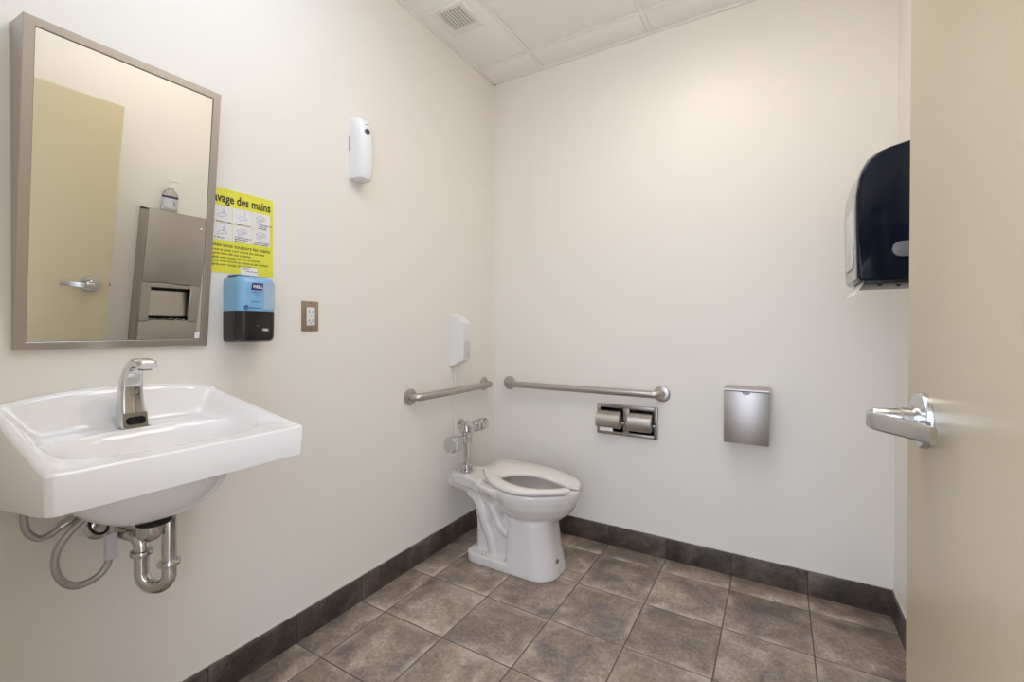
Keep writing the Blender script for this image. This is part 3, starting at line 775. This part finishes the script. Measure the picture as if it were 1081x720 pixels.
# rear web, foot, deck
box(b, (.205, TY - .080, .0), (.46, TY + .060, .25), .03, 4)
box(b, (.205, TY - .082, .2), (.365, TY + .062, .292), .02, 4)
box(b, (.205, TY - .082, .27), (.315, TY + .062, .345), .02, 4)
box(b, (.205, TY - .075, .3), (.27, TY + .055, .40), .02, 4)
prism(b, rrect(.180, TY - .146, .50, TY + .122, .055, 6), 'z', 0, .046)
dk = [(.046, TY - .075), (.046, TY + .055), (.06, TY + .068), (.20, TY + .12), (.262, TY + .145), (.262, TY - .145), (.20, TY - .118), (.06, TY - .088)]
prism(b, dk, 'z', RZ - .050, RZ + .004)
for q in (-1, 1):
    pl = [(.17, .05), (.20, .118), (.28, .165), (.36, .192), (.40, .178), (.33, .140), (.268, .10), (.24, .05)]
    skin(b, [[Vector((x + dx_, C0.y - .006 + q * y * ky, z)) for x, y in pl] for z, ky, dx_ in ((RZ - .004, 1, 0), (RZ - .03, .985, .004), (RZ - .06, .90, .02), (RZ - .095, .72, .045))])
tube(b, [(.0, TY - .01, .355), (.10, TY - .01, .35), (.2, TY - .01, .33), (.25, TY - .01, .315)], [.048, .05, .055, .055], 20)
for s in (-1, 1):
    tube(b, bez([(.17, TY - .01 + s * .05, .33), (.225, TY - .01 + s * .068, .315), (.262, TY - .01 + s * .074, .26), (.285, TY - .01 + s * .074, .19), (.318, TY - .01 + s * .072, .12), (.335, TY - .01 + s * .072, .03)], 6), .034, 16)
    tube(b, bez([(.25, TY - .01 + s * .07, .36), (.32, TY - .01 + s * .074, .28), (.36, TY - .01 + s * .076, .21), (.40, TY - .01 + s * .066, .17), (.46, TY - .01 + s * .05, .14)], 6), .026, 14)
me = fin(b, 'toilet_tmp')
tmp = bpy.data.objects.new('tmp', me); COL.objects.link(tmp)
md = tmp.modifiers.new('r', 'REMESH'); md.mode = 'VOXEL'; md.voxel_size = .005; md.use_smooth_shade = True
ms = tmp.modifiers.new('s', 'SMOOTH'); ms.factor = .5; ms.iterations = 10
bpy.context.view_layer.update()
me2 = bpy.data.meshes.new_from_object(tmp.evaluated_get(bpy.context.evaluated_depsgraph_get()))
bpy.data.objects.remove(tmp)
for p in me2.polygons: p.use_smooth = True
me2.materials.clear()
put('bowl', me2, 'toilet_ceramic', t)
b = NB(); lathe(b, [(.0, 0), (.011, 0), (.010, .003), (.004, .004), (0, .004)], (.662, -.452, .075), (1, -.25, .08)); obj('bolt_cap', b, 'rust_cap', t, label='small stained cap low on the pedestal')
for dy in (-.125,):
    b = NB(); lathe(b, [(.012, 0), (.0115, .010), (.006, .015), (0, .016)], (.29, TY + dy, .050)); obj('floor_bolt_cover', b, 'toilet_ceramic', t)

# ------------------------------------------------------------------ flush valve
t = thing('flush_valve', 'chrome sensor flush valve rising from the back of the toilet', 'flush valve', (.115, -.440, RZ))
fx, fy = .115, -.440
b = NB(); lathe(b, [(.024, .0), (.034, .002), (.034, .014), (.029, .016), (.029, .022), (.033, .024), (.032, .040), (.020, .045)], (fx, fy, RZ + .0062), seg=12); obj('spud_nut', b, 'chrome', t)
b = NB(); lathe(b, [(.0175, 0), (.0175, .108), (.022, .114), (.022, .128), (.0175, .130)], (fx, fy, RZ + .046)); obj('flush_tube', b, 'chrome', t)
b = NB()
lathe(b, [(.016, 0), (.024, .003), (.026, .012), (.024, .030), (.028, .040), (.036, .055), (.0375, .072), (.036, .084), (.0385, .086), (.0385, .096), (.032, .102), (.022, .112), (.010, .118), (0, .119)], (fx, fy, .572)); obj('valve_body', b, 'chrome', t)
b = NB(); lathe(b, [(.024, 0), (.024, .040), (.031, .042), (.031, .060), (.023, .062), (.023, .078), (.034, .082), (.036, .105), (.034, .138), (.022, .143), (.012, .1445), (0, .1445)], (fx, fy + .028, .650), (0, 1, 0), 24); obj('stop_valve', b, 'chrome', t)
b = NB(); tube(b, [(fx, fy + .095, .648), (fx * .5, fy + .095, .648), (-.001, fy + .095, .648)], .014, 16); lathe(b, [(.014, 0), (.030, 0), (.029, .006), (.016, .010)], (0, fy + .095, .648), (1, 0, 0)); obj('supply_pipe', b, 'chrome', t)
b = NB(); lathe(b, [(.016, 0), (.016, .02), (.025, .022), (.025, .040), (.018, .044), (.018, .06)], (fx, fy - .018, .592), (0, -1, 0), 24); obj('handle_nut', b, 'chrome', t)
b = NB(); prism(b, rrect(.080, .553, .150, .628, .018, 5), 'y', fy - .150, fy - .080, bev=.008); obj('sensor_box', b, 'satin_chrome', t)
b = NB(); box(b, (.1495, fy - .142, .570), (.1512, fy - .122, .610), .0008); obj('sensor_eye', b, 'offwhite', t, label='pale sensor lens')

# ------------------------------------------------------------------ paper towel dispenser on the right wall
t = thing('paper_towel_dispenser', 'dark smoky paper towel dispenser high on the wall past the door edge', 'paper towel dispenser', (RW, -.43, 1.35))
qy0, qy1 = -.578, -.305
pr = [(RW + .001, 1.352), (1.800, 1.352), (1.793, 1.360), (1.789, 1.52), (1.788, 1.590), (1.789, 1.636), (1.796, 1.686), (1.807, 1.722), (1.822, 1.750), (1.845, 1.767), (1.872, 1.777), (1.92, 1.788), (RW + .001, 1.800)]
def pz(y, i):
    c = Vector((1.9, 0, 1.58)); return [Vector((x if x > RW else x + i * (1 if x < 1.9 else 0), y, z + (i if z < 1.4 else (-i if z > 1.7 else 0)))) for x, z in pr]
b = NB(); skin(b, [pz(qy0, .006), pz(qy0 + .004, .0015), pz(qy0 + .010, 0), pz(qy1 - .010, 0), pz(qy1 - .004, .0015), pz(qy1, .006)]); obj('smoke_cover', b, 'smoke_cover', t, ang=35)
b = NB()
fo = [(x - .0035, z) for x, z in pr[2:9]]; fi = [(x + .004, z) for x, z in pr[2:9]]
prism(b, fo + fi[::-1], 'y', qy0 + .018, qy1 - .004); obj('front_panel', b, 'grey_plastic', t, label='light grey front strip')
b = NB(); box(b, (1.7835, qy0 + .055, 1.40), (1.7865, qy1 - .045, 1.60), .001); obj('front_window', b, 'offwhite', t)
b = NB(); prism(b, rrect(1.879, 1.424, 1.976, 1.472, .0235, 6), 'y', qy0 - .006, qy0 + .004, bev=.003); obj('release_button', b, 'lock_grey', t, label='grey oval release button on the side')
b = NB(); box(b, (1.815, qy0 + .012, 1.340), (RW, qy1 - .01, 1.356), .004); obj('bottom_tray', b, 'black', t)
for x, y in ((1.853, qy0 + .03), (1.905, qy0 + .06)):
    b = NB(); tube(b, [(x, y - .012, 1.342), (x, y + .012, 1.342)], .008, 14); obj('feed_wheel', b, 'black', t)
b = NB()
pp = bez([(1.8125, 0, 1.3505), (1.808, 0, 1.340), (1.798, 0, 1.325), (1.789, 0, 1.308)], 6)
skin(b, [[Vector((p.x, qy0 + .022, p.z)) for p in pp] + [Vector((p.x + .0008, qy0 + .022, p.z - .0008)) for p in pp[::-1]], [Vector((p.x, qy1 - .03, p.z)) for p in pp] + [Vector((p.x + .0008, qy1 - .03, p.z - .0008)) for p in pp[::-1]]])
put('paper_towel', fin(b), 'tissue', None, 'white paper towel end hanging out below the dark towel dispenser', 'paper towel', (1.8, -.44, 1.33))

# ------------------------------------------------------------------ steel towel-and-waste unit (seen in the mirror)
t = thing('towel_waste_unit', 'tall stainless towel and waste cabinet on the right wall, seen in the mirror', 'cabinet', (RW, -1.02, .36))
ux, uy0, uy1, uz0, uz1 = 1.874, -1.190, -.852, .36, 1.519
b = NB()
oy0, oy1, oz0, oz1 = -1.136, -.912, .822, 1.036
box(b, (ux + .020, uy0, uz0), (RW + .001, uy0 + .012, uz1), .001); box(b, (ux + .020, uy1 - .012, uz0), (RW + .001, uy1, uz1), .001); box(b, (ux + .02, uy0, uz1 - .012), (RW + .001, uy1, uz1), .001); box(b, (ux + .02, uy0, uz0), (RW + .001, uy1, uz0 + .012), .001)
obj('cabinet_body', b, 'steel', t)
b = NB(); box(b, (ux + .001, uy0 + .004, 1.063), (ux + .022, uy1 - .001, uz1 - .001), .004); obj('upper_door', b, 'steel', t)
b = NB()
for lo, hi in (((ux, uy0 + .004, oz0 - .012), (ux + .02, oy0, 1.060)), ((ux, oy1, oz0 - .012), (ux + .02, uy1 - .001, 1.060)), ((ux, oy0, oz1), (ux + .02, oy1, 1.060))): box(b, lo, hi, .002, 1)
obj('opening_frame', b, 'steel_h', t)
b = NB(); box(b, (ux, uy0 + .004, uz0 + .002), (ux + .02, uy1 - .001, oz0), .004); obj('waste_door', b, 'steel', t)
b = NB()
prism(b, [(ux + .062, oz1 - .030), (ux + .066, oz1 - .030), (ux + .040, oz0 + .022), (ux + .036, oz0 + .022)], 'y', oy0 - .01, oy1 + .01); obj('inner_flap', b, 'steel_h', t)
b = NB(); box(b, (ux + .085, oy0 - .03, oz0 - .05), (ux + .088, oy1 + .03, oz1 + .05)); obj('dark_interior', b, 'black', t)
b = NB(); lathe(b, [(.009, 0), (.010, .003), (.007, .006), (0, .0065)], (ux + .001, -.888, 1.443), (-1, 0, 0)); obj('lock', b, 'chrome', t)
b = NB()
sh = [Vector((ux + .012 + .006 * math.sin(k * 1.7), oy0 + .01 + (oy1 - oy0 - .02) * k / 14, oz0 + .003 + .004 * (1 + math.sin(k * 2.3)))) for k in range(15)]
skin(b, [[p for p in sh], [p + Vector((.045, 0, -.010)) for p in sh]], False, False, closed=False)
put('paper_towel', fin(b), 'tissue', None, 'crumpled white paper towel in the slot of the steel cabinet, seen in the mirror', 'paper towel', (ux + .02, -1.02, oz0))

t = thing('sanitizer_bottle', 'clear hand sanitizer pump bottle on top of the steel cabinet, seen in the mirror', 'bottle', (1.932, -1.062, 1.5195))
bx, by, bz = 1.932, -1.062, 1.5196
def er(z, a, c): return [Vector((bx + c * math.cos(q), by + a * math.sin(q), z)) for q in [2 * PI * k / 32 for k in range(32)]]
b = NB(); skin(b, [er(bz, .040, .024), er(bz + .003, .044, .028), er(bz + .10, .043, .028), er(bz + .118, .038, .026), er(bz + .132, .022, .020), er(bz + .138, .014, .014), er(bz + .146, .014, .014)]); obj('bottle_body', b, 'clear_plastic', t, ang=50)
b = NB(); skin(b, [er(bz + .02, .0437, .0287), er(bz + .085, .0437, .0287)], False, False); obj('bottle_label', b, 'label_grey', t, label='pale label')
b = NB(); skin(b, [[p for p in er(bz + .084, .0442, .0292)[9:25]], [p for p in er(bz + .097, .0442, .0292)[9:25]]], False, False, closed=False); obj('label_band', b, 'label_navy', t, label='dark band on the label')
b = NB(); tube(b, [(bx - .0296, by + .006 + .010 * math.cos(q), bz + .052 + .014 * math.sin(q)) for q in [PI * k / 10 - PI / 2 for k in range(11)]], .0016, 6); obj('label_mark', b, 'label_navy', t)
b = NB(); lathe(b, [(.015, 0), (.0165, .002), (.0165, .016), (.010, .020), (.006, .022), (.006, .045), (.012, .047), (.012, .054), (0, .056)], (bx, by, bz + .141)); tube(b, [(bx, by, bz + .192), (bx, by + .03, bz + .193), (bx, by + .042, bz + .187)], [.006, .0055, .004], 10); obj('pump_head', b, 'white_plastic', t)

# ------------------------------------------------------------------ door, opened back along the right wall
fe = Vector((1.7685, -1.377, 0)); dd = Vector((.062, -1, 0)).normalized(); dn = Vector((-dd.y * -1, 0, 0))
dn = Vector((1, .062, 0)).normalized()          # away from the room, into the slab
DW, DT, DH = .918, .044, 2.032
def dp(s, n, z): return fe + dd * s + dn * n + Vector((0, 0, z))
def dbox(bm, s0, s1, n0, n1, z0, z1, bev=0, seg=2):
    vs = box(bm, (s0, n0, z0), (s1, n1, z1), bev, seg)
    for v in {v for v in vs if v.is_valid}:
        v.co = dp(v.co.x, v.co.y, v.co.z)
b = NB(); dbox(b, 0, DW, 0, DT, .008, DH, .0015)
door = obj('door_1', b, 'door_paint', None, loc=dp(DW, DT / 2, 0), kind='structure')
door['label'] = 'plain beige door standing open along the right wall'
door['category'] = 'door'
LZ, LS = 1.046, .083
b = NB(); lathe(b, [(.045, .0), (.045, .006), (.0425, .0095), (.030, .0115), (.022, .012), (.022, .016), (.0, .016)], dp(LS, 0, LZ), -dn, 40)
hd = obj('lever_handle', b, 'satin_chrome', door, label='satin chrome lever handle on a round rose')
b = NB(); lathe(b, [(.0185, .014), (.0185, .030), (.0165, .032), (.0155, .066), (.013, .069), (0, .0695)], dp(LS, 0, LZ), -dn, 28); obj('lever_neck', b, 'satin_chrome', hd)
lp = bez([(-.012, .060), (-.006, .069), (.008, .0725), (.024, .0700), (.045, .060), (.070, .046), (.095, .034), (.122, .024)], 5)
rings = []
for i, p in enumerate(lp):
    a = lp[max(i - 1, 0)]; c = lp[min(i + 1, len(lp) - 1)]; tt = (c - a).normalized(); nn = Vector((-tt.y, tt.x))
    hh = .0125 + .0015 * math.sin(PI * i / (len(lp) - 1))
    rings.append([dp(LS + p.x + nn.x * v, -(p.y + nn.y * v), LZ - .003 + u) for u, v in rrect(-hh, -.0045, hh, .0045, .0035, 3)])
b = NB(); skin(b, rings); obj('lever', b, 'satin_chrome', hd, ang=40)
b = NB(); dbox(b, -.0012, .002, .010, .034, LZ - .055, LZ + .055, .0005, 1); obj('latch_plate', b, 'satin_chrome', door)
b = NB(); dbox(b, -.010, .001, .016, .028, LZ - .009, LZ + .009, .002, 1); obj('latch_bolt', b, 'steel_dark', door)
b = NB(); dbox(b, .352, .380, -.003, .001, 1.545, 1.638, .001, 1)
hk = obj('coat_hook', b, 'grey_plastic', door, label='small grey coat hook plate on the door')
b = NB(); tube(b, [dp(.368, 0, 1.60), dp(.368, -.014, 1.60), dp(.368, -.020, 1.606)], [.005, .005, .007], 12); tube(b, [dp(.368, 0, 1.565), dp(.368, -.010, 1.562), dp(.368, -.015, 1.568)], [.004, .004, .0055], 12); obj('hook_prongs', b, 'satin_chrome', hk)
for z in (.25, 1.02, 1.80):
    b = NB(); tube(b, [dp(DW + .004, .0, z - .05), dp(DW + .004, .0, z + .05)], .007, 14); obj('hinge', b, 'satin_chrome', door)

# ------------------------------------------------------------------ daylight from the corridor (world seen only through the doorway)
w = bpy.data.worlds.new('World'); SC.world = w; w.use_nodes = True
WN, WK = w.node_tree.nodes, w.node_tree.links
bg = WN['Background']; bg.inputs[1].default_value = 1.0
tc = WN.new('ShaderNodeTexCoord'); sx = WN.new('ShaderNodeSeparateXYZ'); rp = WN.new('ShaderNodeValToRGB')
WK.new(tc.outputs['Generated'], sx.inputs[0]); mr = WN.new('ShaderNodeMapRange'); mr.inputs[1].default_value = -1; mr.inputs[2].default_value = 1
WK.new(sx.outputs[2], mr.inputs[0]); WK.new(mr.outputs[0], rp.inputs[0]); WK.new(rp.outputs[0], bg.inputs[0])
rp.color_ramp.elements[0].position = .47; rp.color_ramp.elements[0].color = (1.35, 1.5, 1.8, 1)
rp.color_ramp.elements[1].position = .60; rp.color_ramp.elements[1].color = (2.5, 2.85, 3.6, 1)

# ------------------------------------------------------------------ camera
cx, cy, ch, yaw, pitch, roll_, f, sy = 1.569, -2.4216, 1.1912, .5336, -.0066, .0029, 474.94, -9.355
c_, s_ = math.cos(yaw), math.sin(yaw)
R0 = Vector((c_, s_, 0)); F0 = Vector((-s_, c_, 0)); U0 = Vector((0, 0, 1))
F = F0 * math.cos(pitch) + U0 * math.sin(pitch); U = -F0 * math.sin(pitch) + U0 * math.cos(pitch)
R2 = R0 * math.cos(roll_) + U * math.sin(roll_); U2 = -R0 * math.sin(roll_) + U * math.cos(roll_)
cam = bpy.data.cameras.new('camera'); co = bpy.data.objects.new('camera', cam); COL.objects.link(co)
co.matrix_world = Matrix(((R2.x, U2.x, -F.x, cx), (R2.y, U2.y, -F.y, cy), (R2.z, U2.z, -F.z, ch), (0, 0, 0, 1)))
cam.sensor_width = 36; cam.sensor_fit = 'HORIZONTAL'; cam.lens = 36 * f / 1081; cam.shift_y = sy / 1081; cam.shift_x = 0
cam.clip_start = .01
SC.camera = co
vs = SC.view_settings
SC.display_settings.display_device = 'sRGB'
vs.view_transform = 'Standard'; vs.look = 'None'; vs.gamma = 1; vs.use_curve_mapping = False; vs.exposure = 0.29
SC.cycles.max_bounces = 12; SC.cycles.diffuse_bounces = 8
